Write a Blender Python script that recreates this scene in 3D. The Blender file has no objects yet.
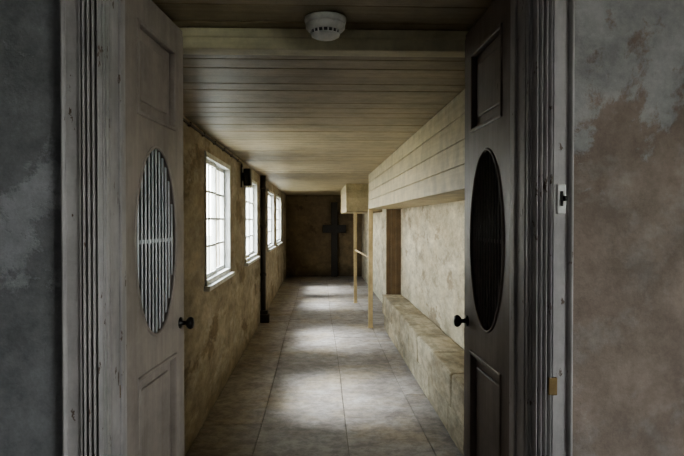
import bpy, bmesh, math, random
from mathutils import Vector, Matrix
random.seed(4)
S=bpy.context.scene
COL=S.collection
F=600.0; EYE=1.6

# ---------------------------------------------------------------- helpers
def new_mat(name):
    m=bpy.data.materials.new(name); m.use_nodes=True
    nt=m.node_tree; b=nt.nodes['Principled BSDF']
    return m,nt,b
def ramp(nt,stops):
    r=nt.nodes.new('ShaderNodeValToRGB'); e=r.color_ramp.elements
    while len(e)<len(stops): e.new(0.5)
    for i,(p,c) in enumerate(stops):
        e[i].position=p; e[i].color=(c,c,c,1) if not hasattr(c,'__len__') else (*c,1)
    return r
def noise(nt,vec,scale,detail=6,rough=.6,dist=0.0):
    n=nt.nodes.new('ShaderNodeTexNoise'); n.inputs['Scale'].default_value=scale
    n.inputs['Detail'].default_value=detail; n.inputs['Roughness'].default_value=rough
    n.inputs['Distortion'].default_value=dist
    nt.links.new(vec,n.inputs['Vector']); return n.outputs['Fac']
def mix(nt,fac,a,b,mode='MIX'):
    m=nt.nodes.new('ShaderNodeMix'); m.data_type='RGBA'; m.blend_type=mode
    for sock,v in ((m.inputs[0],fac),(m.inputs[6],a),(m.inputs[7],b)):
        if isinstance(v,bpy.types.NodeSocket): nt.links.new(v,sock)
        elif hasattr(v,'__len__'): sock.default_value=(*v,1)
        else: sock.default_value=v
    return m.outputs[2]
def math_(nt,op,a,b=None,clamp=False):
    m=nt.nodes.new('ShaderNodeMath'); m.operation=op; m.use_clamp=clamp
    for i,v in enumerate((a,b)):
        if v is None: continue
        if isinstance(v,bpy.types.NodeSocket): nt.links.new(v,m.inputs[i])
        else: m.inputs[i].default_value=v
    return m.outputs[0]
def coords(nt,scale=(1,1,1)):
    t=nt.nodes.new('ShaderNodeTexCoord'); mp=nt.nodes.new('ShaderNodeMapping')
    mp.inputs['Scale'].default_value=scale
    nt.links.new(t.outputs['Object'],mp.inputs['Vector']); return mp.outputs['Vector']
def sepz(nt,v):
    s=nt.nodes.new('ShaderNodeSeparateXYZ'); nt.links.new(v,s.inputs[0]); return s.outputs['Z']
def bump(nt,b,h,strength=.4,dist=.02):
    n=nt.nodes.new('ShaderNodeBump'); n.inputs['Strength'].default_value=strength
    n.inputs['Distance'].default_value=dist
    nt.links.new(h,n.inputs['Height']); nt.links.new(n.outputs[0],b.inputs['Normal'])

def plaster(name,a,b_,patch,stain,pz=None,patch_t=.55,seed=0,damp=.9,scale=1.5,extra=None,sc=(1,1,1),bd=.012,mott=.68):
    m,nt,b=new_mat(name); v=coords(nt,sc)
    off=nt.nodes.new('ShaderNodeVectorMath'); off.inputs[1].default_value=(seed*3.1,seed*1.7,seed*2.3)
    nt.links.new(v,off.inputs[0]); w=off.outputs[0]
    n1=ramp(nt,[(.38,0.),(.62,1.)]); nt.links.new(noise(nt,w,scale,9,.7),n1.inputs[0])
    col=mix(nt,n1.outputs[0],a,b_)
    if extra:
        e1=ramp(nt,[(.52,0.),(.62,1.)]); nt.links.new(noise(nt,w,scale*2.3,9,.72,.1),e1.inputs[0])
        col=mix(nt,math_(nt,'MULTIPLY',e1.outputs[0],.65),col,extra)
    n2=noise(nt,w,scale*1.1,10,.68,.2)
    if pz is not None:
        z=sepz(nt,v)
        n2=math_(nt,'ADD',n2,math_(nt,'MULTIPLY',math_(nt,'SUBTRACT',z,pz[0]),pz[1]))
    r2=ramp(nt,[(patch_t-.02,0.),(patch_t+.02,1.)]); nt.links.new(n2,r2.inputs[0])
    col=mix(nt,r2.outputs[0],col,patch)
    n3=ramp(nt,[(.38,mott),(.62,1.08)]); nt.links.new(noise(nt,w,7,10,.8),n3.inputs[0])
    col=mix(nt,1.0,col,n3.outputs[0],'MULTIPLY')
    z=sepz(nt,v)
    d=math_(nt,'SUBTRACT',damp,math_(nt,'ADD',z,math_(nt,'MULTIPLY',noise(nt,w,3,6,.7),.9)))
    d=math_(nt,'MULTIPLY',d,1.6,True)
    col=mix(nt,d,col,stain)
    nt.links.new(col,b.inputs['Base Color']); b.inputs['Roughness'].default_value=.85
    h=math_(nt,'ADD',math_(nt,'MULTIPLY',noise(nt,w,22,8,.7),.45),math_(nt,'MULTIPLY',r2.outputs[0],.25))
    h=math_(nt,'ADD',h,math_(nt,'MULTIPLY',noise(nt,w,3,4,.5),.8))
    bump(nt,b,h,.6,bd)
    return m
def wood(name,a,b_,grain=(1,18,18),rough=.6,chips=None,chip_t=.66,island=.25,bmp=.25):
    m,nt,b=new_mat(name); v=coords(nt,grain); u=coords(nt)
    n=ramp(nt,[(.3,0.),(.7,1.)]); nt.links.new(noise(nt,v,1.6,7,.6,.4),n.inputs[0])
    col=mix(nt,n.outputs[0],a,b_)
    g=nt.nodes.new('ShaderNodeNewGeometry')
    r=ramp(nt,[(0.,1-island),(1.,1+island*.3)]); nt.links.new(g.outputs['Random Per Island'],r.inputs[0])
    col=mix(nt,1.0,col,r.outputs[0],'MULTIPLY')
    dirt=ramp(nt,[(.38,.65),(.6,1.)]); nt.links.new(noise(nt,u,5,8,.7),dirt.inputs[0])
    col=mix(nt,.8,col,dirt.outputs[0],'MULTIPLY')
    if chips:
        c=ramp(nt,[(chip_t-.01,0.),(chip_t+.01,1.)]); nt.links.new(noise(nt,coords(nt,(1,1,.45)),28,6,.65),c.inputs[0])
        col=mix(nt,c.outputs[0],col,chips)
    nt.links.new(col,b.inputs['Base Color']); b.inputs['Roughness'].default_value=rough
    bump(nt,b,noise(nt,v,6,6,.6),bmp,.004)
    return m
def plain(name,c,rough=.5,metal=0.):
    m,nt,b=new_mat(name); v=coords(nt)
    r=ramp(nt,[(.3,.8),(.7,1.1)]); nt.links.new(noise(nt,v,30,5,.6),r.inputs[0])
    nt.links.new(mix(nt,1.0,c,r.outputs[0],'MULTIPLY'),b.inputs['Base Color'])
    b.inputs['Roughness'].default_value=rough; b.inputs['Metallic'].default_value=metal
    return m
def stone(name,a,b_,rough=.6,island=.35,c3=None,sc=(1,1,1)):
    m,nt,b=new_mat(name); v=coords(nt,sc)
    n=ramp(nt,[(.38,0.),(.62,1.)]); nt.links.new(noise(nt,v,2.2,10,.72,.3),n.inputs[0])
    col=mix(nt,n.outputs[0],a,b_)
    if c3:
        e1=ramp(nt,[(.50,0.),(.62,1.)]); nt.links.new(noise(nt,v,1.3,8,.65,.3),e1.inputs[0])
        col=mix(nt,e1.outputs[0],col,c3)
    g=nt.nodes.new('ShaderNodeNewGeometry')
    r=ramp(nt,[(0.,1-island),(1.,1.1)]); nt.links.new(g.outputs['Random Per Island'],r.inputs[0])
    col=mix(nt,1.0,col,r.outputs[0],'MULTIPLY')
    s=ramp(nt,[(.42,.55),(.56,1.)]); nt.links.new(noise(nt,v,11,9,.75),s.inputs[0])
    col=mix(nt,.75,col,s.outputs[0],'MULTIPLY')
    nt.links.new(col,b.inputs['Base Color'])
    rr=ramp(nt,[(.3,rough-.12),(.7,rough+.15)]); nt.links.new(noise(nt,v,4,6,.6),rr.inputs[0])
    nt.links.new(rr.outputs[0],b.inputs['Roughness'])
    h=math_(nt,'ADD',noise(nt,v,18,8,.65),math_(nt,'MULTIPLY',noise(nt,v,2.5,3,.5),1.5))
    bump(nt,b,h,.45,.02)
    return m

def finish(bm,name,mat,parent=None,smooth=False,bevel=0.,loc=None):
    bmesh.ops.recalc_face_normals(bm,faces=bm.faces)
    me=bpy.data.meshes.new(name); bm.to_mesh(me); bm.free()
    o=bpy.data.objects.new(name,me); COL.objects.link(o)
    me.materials.append(mat)
    if smooth:
        for p in me.polygons: p.use_smooth=True
    if bevel:
        md=o.modifiers.new('bevel','BEVEL'); md.width=bevel; md.segments=2; md.limit_method='ANGLE'
    if parent: o.parent=parent
    if loc: o.location=loc
    return o
def add_box(bm,x0,x1,y0,y1,z0,z1,jit=0.):
    vs=[bm.verts.new((x+random.uniform(-jit,jit),y+random.uniform(-jit,jit),z+random.uniform(-jit,jit)))
        for x in (x0,x1) for y in (y0,y1) for z in (z0,z1)]
    for f in ((0,1,3,2),(4,6,7,5),(0,4,5,1),(2,3,7,6),(0,2,6,4),(1,5,7,3)):
        bm.faces.new([vs[i] for i in f])
def boxes(name,lst,mat,parent=None,bevel=0.,jit=0.):
    bm=bmesh.new()
    for b in lst: add_box(bm,*b,jit=jit)
    return finish(bm,name,mat,parent,bevel=bevel)
def empty(name,loc=(0,0,0),rotz=0.):
    e=bpy.data.objects.new(name,None); COL.objects.link(e); e.location=loc; e.rotation_euler=(0,0,rotz)
    e.empty_display_size=.1; return e
def lathe(name,prof,mat,parent=None,axis='Z',loc=(0,0,0),seg=40):
    bm=bmesh.new(); rings=[]
    for r,h in prof:
        ring=[]
        for i in range(seg):
            a=2*math.pi*i/seg; p=(r*math.cos(a),r*math.sin(a),h)
            if axis=='X': p=(h,p[0],p[1])
            if axis=='Y': p=(p[0],h,p[1])
            ring.append(bm.verts.new(Vector(p)+Vector(loc)))
        rings.append(ring)
    for A,B in zip(rings,rings[1:]):
        for i in range(seg): bm.faces.new((A[i],A[(i+1)%seg],B[(i+1)%seg],B[i]))
    bm.faces.new(rings[0]); bm.faces.new(rings[-1])
    return finish(bm,name,mat,parent,smooth=True)
def tube(bm,path,r,seg=8):
    rings=[]
    n=len(path)
    for i,p in enumerate(path):
        p=Vector(p); t=(Vector(path[min(i+1,n-1)])-Vector(path[max(i-1,0)])).normalized()
        up=Vector((0,0,1)) if abs(t.z)<.9 else Vector((1,0,0))
        a=t.cross(up).normalized(); b=t.cross(a)
        rings.append([bm.verts.new(p+a*r*math.cos(2*math.pi*k/seg)+b*r*math.sin(2*math.pi*k/seg)) for k in range(seg)])
    for A,B in zip(rings,rings[1:]):
        for k in range(seg): bm.faces.new((A[k],A[(k+1)%seg],B[(k+1)%seg],B[k]))
    bm.faces.new(rings[0]); bm.faces.new(rings[-1])

# ---------------------------------------------------------------- materials
CS=(1,.42,1)
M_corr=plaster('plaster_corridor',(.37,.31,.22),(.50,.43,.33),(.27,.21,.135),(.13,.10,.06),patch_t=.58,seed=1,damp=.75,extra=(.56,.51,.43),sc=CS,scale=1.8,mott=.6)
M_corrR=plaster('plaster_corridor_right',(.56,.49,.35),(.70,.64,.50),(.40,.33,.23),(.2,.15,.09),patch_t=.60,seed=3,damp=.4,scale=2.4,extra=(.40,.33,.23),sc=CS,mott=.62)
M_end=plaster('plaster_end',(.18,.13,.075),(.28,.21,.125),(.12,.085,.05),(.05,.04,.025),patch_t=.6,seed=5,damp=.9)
M_fl=plaster('plaster_front_left',(.25,.255,.27),(.34,.345,.365),(.44,.45,.48),(.24,.23,.22),pz=(1.9,.15),patch_t=.60,seed=7,damp=.6,scale=2.6)
M_fr=plaster('plaster_front_right',(.31,.245,.21),(.38,.31,.265),(.44,.43,.43),(.24,.20,.17),pz=(1.78,.40),patch_t=.52,seed=9,damp=.6,scale=2.4,extra=(.42,.37,.34))
M_room=plaster('plaster_room',(.40,.39,.39),(.48,.47,.46),(.34,.32,.31),(.2,.18,.16),seed=11)
M_frame=wood('painted_frame',(.46,.43,.43),(.58,.56,.56),(12,12,1),.5,chips=(.14,.10,.08),chip_t=.65,island=.05)
M_leafL=wood('painted_leaf',(.34,.29,.26),(.45,.40,.36),(14,14,1),.45,chips=(.2,.14,.1),chip_t=.73,island=.06)
M_leafR=wood('painted_leaf_shaded',(.19,.15,.135),(.27,.22,.195),(14,14,1),.45,chips=(.1,.07,.05),chip_t=.72,island=.06)  # same leaf paint, with the right leaf's shadow put into the colour
M_ceil=wood('ceiling_boards_mat',(.39,.32,.20),(.50,.42,.28),(1.2,22,22),.45,island=.13)
M_bulk=wood('bulkhead_boards_mat',(.58,.48,.29),(.70,.60,.39),(22,1.2,22),.5,island=.14)
M_beam=wood('beam_mat',(.72,.67,.46),(.80,.75,.54),(1.2,22,22),.5,island=.05)
M_post=wood('post_mat',(.55,.42,.22),(.68,.54,.32),(22,22,1.2),.5,island=.1)
M_plank=wood('plank_brown_mat',(.15,.095,.05),(.22,.145,.08),(22,22,1.2),.55,island=.2)
M_dark=wood('dark_wood_mat',(.018,.014,.010),(.03,.024,.018),(22,22,1.2),.6,island=.1)
M_floor=stone('flagstone_mat',(.26,.225,.20),(.43,.395,.37),.5,.16,c3=(.38,.32,.25))
M_grout=plain('joint_mat',(.15,.125,.10),.9)
M_bench=stone('bench_stone_mat',(.30,.24,.15),(.52,.44,.30),.8,.36,c3=(.60,.53,.39),sc=CS)
M_white=wood('window_paint',(.72,.72,.70),(.8,.8,.78),(6,6,6),.45,island=.03)
M_black=plain('black_iron',(.02,.018,.016),.35,.4)
M_pipe=plain('pipe_paint',(.05,.042,.035),.5)
M_plas=plain('detector_plastic',(.85,.85,.82),.35)
M_slot=plain('detector_slots',(.08,.08,.08),.6)
M_bars=plain('grille_paint',(.85,.86,.88),.4)
M_barsR=plain('grille_paint_shaded',(.20,.18,.17),.4)  # shaded copy of the grille colour, darkened for the shadowed right leaf
M_void=plain('grille_shade_sheet',(.018,.016,.015),.8)  # near-black colour standing in for the shade seen between the bars
M_brass=plain('aged_brass',(.28,.2,.1),.4,.7)
M_yard=plain('gravel',(.30,.285,.23),.9)
M_cond=plain('conduit_mat',(.08,.065,.05),.6)
M_glass=bpy.data.materials.new('window_glass'); M_glass.use_nodes=True
nt=M_glass.node_tree; nt.nodes.clear()
o_=nt.nodes.new('ShaderNodeOutputMaterial'); mx=nt.nodes.new('ShaderNodeMixShader')
tr=nt.nodes.new('ShaderNodeBsdfTransparent'); gl=nt.nodes.new('ShaderNodeBsdfGlossy'); gl.inputs['Roughness'].default_value=.05
tr.inputs[0].default_value=(.97,.98,.97,1)
mx.inputs[0].default_value=.07
nt.links.new(tr.outputs[0],mx.inputs[1]); nt.links.new(gl.outputs[0],mx.inputs[2]); nt.links.new(mx.outputs[0],o_.inputs[0])

# ---------------------------------------------------------------- shell
CEIL=2.30; LX=-.90; RX=1.24; END=17.0
WT=.14
wins=[(4.80,6.15),(7.40,8.85),(10.7,12.2),(12.9,14.5)]
WZ0,WZ1=1.07,2.15
L=[]; y=1.66
for a,b in wins:
    L.append((LX-WT,LX,y,a,-.12,CEIL+.1)); L.append((LX-WT,LX,a,b,-.12,WZ0)); L.append((LX-WT,LX,a,b,WZ1,CEIL+.1)); y=b
L.append((LX-WT,LX,y,END+.2,-.12,CEIL+.1))
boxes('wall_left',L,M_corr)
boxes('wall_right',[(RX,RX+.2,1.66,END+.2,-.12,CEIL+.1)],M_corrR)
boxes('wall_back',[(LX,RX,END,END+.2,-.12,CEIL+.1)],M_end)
bm=bmesh.new(); y=1.66; 
while y<END:
    w=.165+random.uniform(-.012,.012)
    dz=random.uniform(-.0015,.0015)
    add_box(bm,LX,RX,y+.0025,min(y+w-.0025,END),CEIL+dz,CEIL+.03)
    y+=w
add_box(bm,LX-.1,RX+.1,1.6,END+.1,CEIL+.022,CEIL+.10)
finish(bm,'ceiling',M_ceil,bevel=.003)
boxes('ceiling_beam',[(LX,RX,2.205,2.29,2.222,CEIL-.003),(LX,RX,2.195,2.205,2.262,CEIL-.003)],M_beam,bevel=.006)
boxes('floor_base',[(LX-.1,RX+.1,1.66,END+.1,-.14,-.008),(-2.7,2.7,-3.1,1.66,-.14,-.008)],M_grout)
# flagstones: each a slightly irregular slab; joints wander
bm=bmesh.new()
def slab(p,zt):
    top=[bm.verts.new((x,y,zt+random.uniform(-.0015,.0015))) for x,y in p]
    bot=[bm.verts.new((x,y,-.05)) for x,y in p]
    bm.faces.new(top); bm.faces.new(bot[::-1])
    for i in range(4): bm.faces.new((top[i],top[(i+1)%4],bot[(i+1)%4],bot[i]))
def col_slabs(x0,x1,y0,y1,lo,hi,j0=True,j1=True):
    # long joints wander gently: both neighbours use the same polyline, cut at fixed stations
    y=y0; g=.0025; sk=0.
    def fx(X,Y,on): return X+(.010*math.sin(Y*.9+X*7) if on else 0)
    while y<y1-.05:
        l=random.uniform(lo,hi)
        if y+l>y1-.4: l=y1-y
        sn=random.uniform(-.015,.015) if y+l<y1-.01 else 0.
        p=[(fx(x0,y,j0)+g,y+g-sk),(fx(x1,y,j1)-g,y+g+sk),(fx(x1,y+l,j1)-g,y+l-g+sn),(fx(x0,y+l,j0)+g,y+l-g-sn)]
        slab(p,random.uniform(-.0015,.0015)); y+=l; sk=sn
col_slabs(LX,-.45,1.66,END,.75,1.7,False)
col_slabs(-.45,.22,1.66,END,.7,1.6)
col_slabs(.22,.80,1.66,END,.6,1.5)
col_slabs(.80,RX,1.66,END,.6,1.1,j1=False)
x=-2.6
while x<2.5:
    col_slabs(x,x+.65,-3.0,1.66,.7,1.2,False,False); x+=.65
finish(bm,'floor',M_floor,bevel=.003)

RZ=2.95
OPL,OPR,OPT=-.527,.540,2.285
boxes('wall_front_left',[(-2.8,OPL,1.5,1.66,-.12,RZ)],M_fl)
boxes('wall_front_right',[(OPR,2.8,1.5,1.66,-.12,RZ)],M_fr)
boxes('wall_front_lintel',[(OPL,OPR,1.5,1.66,OPT+.0,RZ)],M_fl)
boxes('wall_room_left',[(-2.8,-2.6,-3.0,1.5,-.12,RZ)],M_room)
RW=(-1.95,-.1,.90,2.36)
boxes('wall_room_right',[(2.6,2.8,-3.0,RW[0],-.12,RZ),(2.6,2.8,RW[1],1.5,-.12,RZ),(2.6,2.8,RW[0],RW[1],-.12,RW[2]),(2.6,2.8,RW[0],RW[1],RW[3],RZ)],M_room)
boxes('wall_room_rear',[(-2.8,2.8,-3.2,-3.0,-.12,RZ)],M_room)
boxes('ceiling_room',[(-2.8,2.8,-3.2,1.66,RZ,RZ+.1)],M_room)
boxes('yard_ground',[(-60,60,-40,70,-.4,-.2)],M_yard)

# ---------------------------------------------------------------- windows
def window(idx,xin,sgn,y0,y1,z0,z1,sashes=2,cols=2,rows=4):
    e=empty(f'window_{idx}',(xin,(y0+y1)/2,z0))
    def B(a,b,c,d,z_0,z_1):
        xs=sorted((sgn*a,sgn*b)); cy=(y0+y1)/2
        return (xs[0],xs[1],c-cy,d-cy,z_0-z0,z_1-z0)
    t=.045
    fr=[B(-.09,.012,y0-.0,y0+t,z0,z1),B(-.09,.012,y1-t,y1,z0,z1),B(-.09,.012,y0,y1,z1-t,z1),B(-.09,.012,y0,y1,z0,z0+t)]
    boxes('frame',fr,M_white,e,bevel=.003)
    boxes('sill',[B(-.08,.05,y0-.04,y1+.04,z0-.035,z0+.004)],M_white,e,bevel=.005)
    iw=(y1-y0-2*t)/sashes; bars=[]; gl=[]
    for s in range(sashes):
        ya=y0+t+iw*s; yb=ya+iw; xo=-.045 if s%2 else -.02
        st=.035
        bars+= [B(xo-.022,xo,ya,ya+st,z0+t,z1-t),B(xo-.022,xo,yb-st,yb,z0+t,z1-t),
                B(xo-.022,xo,ya,yb,z0+t,z0+t+st),B(xo-.022,xo,ya,yb,z1-t-st,z1-t)]
        for c in range(1,cols):
            yc=ya+st+(iw-2*st)*c/cols; bars.append(B(xo-.018,xo-.004,yc-.009,yc+.009,z0+t,z1-t))
        for r in range(1,rows):
            zc=z0+t+st+(z1-z0-2*t-2*st)*r/rows; bars.append(B(xo-.018,xo-.004,ya,yb,zc-.009,zc+.009))
        gl.append(B(xo-.013,xo-.010,ya+.01,yb-.01,z0+t+.01,z1-t-.01))
    boxes('glazing_bars',bars,M_white,e)
    boxes('glass',gl,M_glass,e)
    ld=bpy.data.lights.new(f'sky_portal_{idx}','AREA'); ld.shape='RECTANGLE'; ld.size=z1-z0; ld.size_y=y1-y0
    ld.cycles.is_portal=True
    lo=bpy.data.objects.new(f'sky_portal_{idx}',ld); COL.objects.link(lo)
    lo.location=(xin-sgn*.16,(y0+y1)/2,(z0+z1)/2)
    lo.rotation_euler=(0,-sgn*math.pi/2,0)
for i,(a,b) in enumerate(wins): window(i+1,LX,1,a,b,WZ0,WZ1)
window(5,2.6,-1,RW[0],RW[1],RW[2],RW[3],2,2,3)

# ---------------------------------------------------------------- door frame
def prof_y(u):
    if u<.012: return .024*math.sqrt(max(0,1-((u-.006)/.0075)**2))*.6+.012
    if u<.050: return .014
    if u<.056: return .020
    k=(u-.056)/.054*4
    if k<4:
        fr=k-int(k)
        return -.006+.030*math.sqrt(max(0,1-((fr-.5)/.5)**2))
    return .006
def architrave(name,xo,xi,ztop,parent):
    bm=bmesh.new(); N=150; top=[];bot=[]
    for i in range(N+1):
        u=i/N; x=xo+(xi-xo)*u; p=max(prof_y(u*.11),.0015)
        top.append(bm.verts.new((x,1.5-p,ztop))); bot.append(bm.verts.new((x,1.5-p,0)))
    for i in range(N): bm.faces.new((bot[i],bot[i+1],top[i+1],top[i]))
    a0=bm.verts.new((xo,1.499,0));a1=bm.verts.new((xo,1.499,ztop));b0=bm.verts.new((xi,1.499,0));b1=bm.verts.new((xi,1.499,ztop))
    bm.faces.new((a0,bot[0],top[0],a1)); bm.faces.new((bot[-1],b0,b1,top[-1])); bm.faces.new((a1,top[0],*top[1:],b1))
    return finish(bm,name,M_frame,parent)
df=empty('door_frame')
architrave('architrave_left',-.622,OPL,2.40,df)
architrave('architrave_right',.640,OPR,2.40,df)
boxes('architrave_head',[(OPL,OPR,1.478,1.499,OPT,2.40),(OPL,OPR,1.470,1.499,2.37,2.40)],M_frame,df,bevel=.004)
jl=[];
for sx,X in ((1,OPL),(-1,OPR)):
    def JB(a,b,c,d,z0=0,z1=OPT):
        xs=sorted((X+sx*a,X+sx*b)); return (xs[0],xs[1],c,d,z0,z1)
    jl+=[JB(.0,.004,1.492,1.66),JB(.004,.009,1.50,1.515),JB(.004,.007,1.53,1.545),JB(.004,.011,1.60,1.625)]
jl+=[(OPL,OPR,1.49,1.66,OPT-.005,OPT+.01)]
boxes('jamb_lining',jl,M_frame,df,bevel=.002)
boxes('keeper_plate',[(.598,.621,1.478,1.4865,1.615,1.69)],M_plas,df,bevel=.003)
boxes('keeper_slot',[(.606,.612,1.474,1.481,1.635,1.672),(.613,.619,1.468,1.481,1.648,1.660)],M_black,df,bevel=.001)
boxes('strike_plate_right',[(.578,.600,1.476,1.487,1.160,1.205)],M_brass,df,bevel=.002)
boxes('strike_plate_left',[(OPL+.003,OPL+.0075,1.60,1.63,1.13,1.165)],M_brass,df,bevel=.001)

# ---------------------------------------------------------------- door leaves
LW=.525; LH=2.272
def rect_pts(u0,u1,v0,v1): return [(u0,v0),(u1,v0),(u1,v1),(u0,v1)]
def ell_pts(cu,cv,a,b,n=72): return [(cu+a*math.cos(2*math.pi*i/n),cv+b*math.sin(2*math.pi*i/n)) for i in range(n)]
def plate(name,loops,th,mat,parent,off=0.):
    cu=bpy.data.curves.new(name,'CURVE'); cu.dimensions='2D'; cu.fill_mode='BOTH'; cu.extrude=th/2
    for pts in loops:
        s=cu.splines.new('POLY'); s.points.add(len(pts)-1); s.use_cyclic_u=True
        for p,q in zip(s.points,pts): p.co=(q[0],q[1],0,1)
    tmp=bpy.data.objects.new('tmp',cu); COL.objects.link(tmp)
    dg=bpy.context.evaluated_depsgraph_get()
    me=bpy.data.meshes.new_from_object(tmp.evaluated_get(dg))
    bpy.data.objects.remove(tmp)
    for v in me.vertices: v.co=Vector((v.co.x,v.co.z+off,v.co.y))
    me.flip_normals()
    o=bpy.data.objects.new(name,me); COL.objects.link(o); me.materials.clear(); me.materials.append(mat); o.parent=parent
    return o
def ring(name,pts,r,mat,parent,yoff):
    bm=bmesh.new(); n=len(pts); rs=[]
    for i in range(n):
        p=Vector((pts[i][0],0,pts[i][1])); q=Vector((pts[(i+1)%n][0],0,pts[(i+1)%n][1])); o=Vector((pts[i-1][0],0,pts[i-1][1]))
        t=(q-o).normalized(); nn=Vector((t.z,0,-t.x))
        rs.append([bm.verts.new(p+Vector((0,yoff,0))+nn*r*math.cos(2*math.pi*k/10)+Vector((0,1,0))*r*math.sin(2*math.pi*k/10)) for k in range(10)])
    for i in range(n):
        A=rs[i];B=rs[(i+1)%n]
        for k in range(10): bm.faces.new((A[k],A[(k+1)%10],B[(k+1)%10],B[k]))
    return finish(bm,name,mat,parent,smooth=True)
def leaf(name,hx,hy,fx,fy,side,mat,barmat):
    ang=math.atan2(fy-hy,fx-hx)
    e=empty(name,(hx,hy,.008),ang)
    s=side; th=.038
    cu,cv,a,b=.252,1.525,.182,.296
    mid=ell_pts(cu,cv,a,b)
    top=rect_pts(.09,.435,1.90,2.18)
    low=rect_pts(.09,.435,.22,1.13)
    plate('stiles_and_rails',[rect_pts(0,LW,0,LH),top,mid,low],th,mat,e)
    for nm,rc in (('top_panel',(.09,.435,1.90,2.18)),('lower_panel',(.09,.435,.22,1.13))):
        u0,u1,v0,v1=rc
        boxes(nm,[(u0-.004,u1+.004,-.003,.003,v0-.004,v1+.004)],mat,e)
        for q,sg in (('a',1),('b',-1)):
            y0,y1=sorted((sg*.002,sg*.010))
            boxes(nm+'_field_'+q,[(u0+.05,u1-.05,y0,y1,v0+.05,v1-.05)],mat,e,bevel=.004)
            y0,y1=sorted((sg*.002,sg*.024)); m=.014
            boxes(nm+'_moulding_'+q,[(u0,u0+m,y0,y1,v0,v1),(u1-m,u1,y0,y1,v0,v1),(u0,u1,y0,y1,v0,v0+m),(u0,u1,y0,y1,v1-m,v1)],mat,e,bevel=.004)
    for sg in (1,-1):
        ring('oval_moulding_'+('a' if sg>0 else 'b'),mid,.005,mat,e,sg*.019)
    plate('grille_shade_sheet',[ell_pts(cu,cv,a+.003,b+.003)],.004,M_void,e,off=-s*.012)  # added dark sheet that paints the shade behind the oval grille
    bm=bmesh.new(); n=12
    for i in range(n):
        u=-a+2*a*(i+.5)/n; h=b*math.sqrt(1-(u/a)**2)+.004
        tube(bm,[(cu+u,s*.010,cv-h),(cu+u,s*.010,cv+h)],.0036,8)
    finish(bm,'grille_bars',barmat,e,smooth=True)
    boxes('grille_cross_bar',[(cu-a,cu+a,s*.004-.003,s*.004+.003,cv-.006,cv+.006)],barmat,e)
    for sg in (1,-1):
        y=sg*.019
        lathe('knob_'+('a' if sg>0 else 'b'),[(.001,y),(.020,y),(.020,y+sg*.004),(.008,y+sg*.007),(.007,y+sg*.022),(.014,y+sg*.025),(.021,y+sg*.033),(.022,y+sg*.040),(.018,y+sg*.047),(.001,y+sg*.050)],M_black,e,'Y',(LW-.045,0,1.225),28)
    boxes('lock_plate',[(LW-.001,LW+.002,-.011,.011,1.14,1.27)],M_brass,e)
    for z in (.25,1.15,2.05):
        lathe('hinge_knuckle',[(.001,z-.045),(.007,z-.045),(.007,z+.045),(.001,z+.045)],M_black,e,'Z',(-.006,0,0),12)
    return e
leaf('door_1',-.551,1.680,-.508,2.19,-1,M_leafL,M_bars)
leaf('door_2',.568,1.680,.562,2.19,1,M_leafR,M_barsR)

# ---------------------------------------------------------------- bulkheads on the right
def bulkhead(name,x0,y0,y1,z0,nb):
    e=empty(name,(0,0,0))
    L=[]; hh=(CEIL-.003-z0)/nb
    for i in range(nb): L.append((x0,x0+.02,y0,y1,z0+hh*i+.002,z0+hh*(i+1)-.002))
    boxes('face_boards',L,M_bulk,e,bevel=.003)
    boxes('backing',[(x0+.012,x0+.03,y0+.004,y1-.004,z0+.004,CEIL-.004)],M_bulk,e)
    L=[];w=(RX-.003-x0-.02)/3
    for i in range(3): L.append((x0+.02+w*i+.001,x0+.02+w*(i+1)-.001,y0,y1,z0+.002,z0+.02))
    boxes('soffit_boards',L,M_bulk,e,bevel=.002)
    L=[]
    for yy in (y0,y1-.018):
        for i in range(nb): L.append((x0+.02,RX-.004,yy,yy+.018,z0+hh*i+.002,z0+hh*(i+1)-.002))
    boxes('end_boards',L,M_bulk,e,bevel=.002)
    return e
bulkhead('boxed_bulkhead',.775,2.31,9.20,1.765,4)
bulkhead('boxed_bulkhead.001',.54,11.5,14.2,1.75,4)
pr=empty('timber_post_and_rail')
boxes('post_1',[(.745,.81,8.84,8.905,0,1.764),(.735,.82,8.83,8.915,0,.012)],M_post,pr,bevel=.004)
boxes('post_2',[(.69,.75,11.505,11.565,0,1.749),(.68,.76,11.495,11.575,0,.012)],M_post,pr,bevel=.004)
bm=bmesh.new(); tube(bm,[(.78,8.89,1.02),(.775,9.6,1.02),(.72,11.52,1.02)],.018,10)
finish(bm,'rail',M_post,pr,smooth=True)
boxes('plank_partition',[(1.02+i*.073,1.02+(i+1)*.073-.003,8.92,8.945,0,1.76) for i in range(3)]+[(1.02,1.236,8.945,8.965,.4,.5),(1.02,1.236,8.945,8.965,1.4,1.5)],M_plank,bevel=.003)

# ---------------------------------------------------------------- stone bench
BX=RX-.010
bm=bmesh.new(); y=2.4
while y<8.75:
    l=random.uniform(.55,.95); 
    if y+l>8.5: l=8.75-y
    add_box(bm,.965,BX,y+.003,y+l-.003,.008,.24,jit=.004); y+=l
y=2.4
while y<8.75:
    l=random.uniform(.45,.8)
    if y+l>8.55: l=8.75-y
    add_box(bm,.94,BX,y+.006,y+l-.006,.246,.51,jit=.008); y+=l
finish(bm,'stone_bench',M_bench,bevel=.018)

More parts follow.
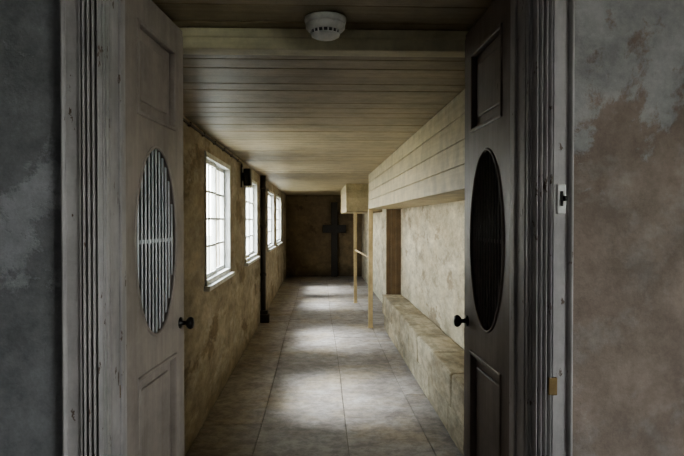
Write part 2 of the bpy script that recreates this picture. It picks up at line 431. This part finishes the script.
# ---------------------------------------------------------------- left wall fittings
bm=bmesh.new()
tube(bm,[(LX+.045,9.4,.18),(LX+.045,9.4,2.29)],.04,16)
for z in (.75,1.5,2.1): tube(bm,[(LX+.045,9.4,z-.02),(LX+.045,9.4,z+.02)],.048,16)
pe=empty('drain_pipe'); finish(bm,'pipe',M_pipe,pe,smooth=True)
boxes('base_box',[(LX+.003,LX+.14,9.33,9.47,.0,.13),(LX+.003,LX+.12,9.345,9.455,.13,.19)],M_pipe,pe,bevel=.008)
bm=bmesh.new(); tube(bm,[(LX+.014,2.4,2.262),(LX+.014,7.02,2.262),(LX+.014,7.06,2.22)],.010,8)
for i in range(9):
    yy=2.7+i*.5; add_box(bm,LX+.001,LX+.026,yy-.012,yy+.012,2.248,2.276)
finish(bm,'electrical_conduit',M_cond)
we=empty('wall_lamp')
boxes('housing',[(LX+.035,LX+.12,7.02,7.16,2.00,2.20)],M_black,we,bevel=.012)
boxes('back_plate',[(LX+.001,LX+.014,7.03,7.15,1.98,2.24)],M_black,we,bevel=.004)
boxes('bracket',[(LX+.012,LX+.04,7.07,7.11,2.06,2.15)],M_black,we,bevel=.004)
boxes('lens',[(LX+.045,LX+.112,7.03,7.15,1.978,2.004)],M_plas,we,bevel=.01)

# ---------------------------------------------------------------- smoke detector
se=empty('smoke_detector',(.026,2.085,CEIL-.003)); se.scale=(1.03,1.03,.85)
lathe('base',[(.001,0),(.070,0),(.071,-.008),(.068,-.022),(.064,-.024)],M_plas,se)
lathe('collar',[(.001,-.02),(.060,-.022),(.066,-.028),(.066,-.042),(.058,-.052),(.001,-.052)],M_plas,se)
lathe('slot_ring',[(.001,-.05),(.047,-.05),(.047,-.066),(.001,-.066)],M_slot,se)
bm=bmesh.new()
for i in range(18):
    a=2*math.pi*i/18; c,s_=math.cos(a),math.sin(a)
    tube(bm,[(c*.050,s_*.050,-.050),(c*.046,s_*.046,-.068)],.0032,6)
finish(bm,'slot_fins',M_plas,se)
lathe('cap',[(.001,-.064),(.049,-.065),(.047,-.072),(.036,-.080),(.018,-.083),(.001,-.083)],M_plas,se)

# ---------------------------------------------------------------- cross at the end
ce=empty('wooden_cross',(.46,END-.1,0))
boxes('upright',[(-.09,.09,-.05,.05,.0,2.10)],M_dark,ce,bevel=.01)
boxes('arm',[(-.33,.33,-.055,.045,1.24,1.46)],M_dark,ce,bevel=.01)

# ---------------------------------------------------------------- light
w=bpy.data.worlds.new('World'); S.world=w; w.use_nodes=True
nt=w.node_tree; bg=nt.nodes['Background']
tc=nt.nodes.new('ShaderNodeTexCoord'); z=sepz(nt,tc.outputs['Generated'])
r=ramp(nt,[(0.,(1,.99,.95)),(.6,(.80,.90,1.0))]); nt.links.new(z,r.inputs[0]); nt.links.new(r.outputs[0],bg.inputs[0])
bg.inputs[1].default_value=16.5
sd=bpy.data.lights.new('sun','SUN'); sd.energy=26; sd.angle=math.radians(24); sd.color=(.90,.95,1)
so=bpy.data.objects.new('sun',sd); COL.objects.link(so)
d=Vector((1,.0,-1.45)).normalized(); so.rotation_euler=d.to_track_quat('-Z','Y').to_euler(); so.location=(-10,8,12)
try: S.view_settings.look='AgX - Medium High Contrast'
except Exception: pass

# ---------------------------------------------------------------- camera
cd=bpy.data.cameras.new('camera'); cd.sensor_width=36; cd.lens=F*36/684; cd.clip_start=.05
co=bpy.data.objects.new('camera',cd); COL.objects.link(co); co.location=(0,0,EYE)
yaw=math.atan(24/F); pitch=math.atan(8/F)
co.rotation_euler=(math.pi/2-pitch,0,-yaw)
S.camera=co
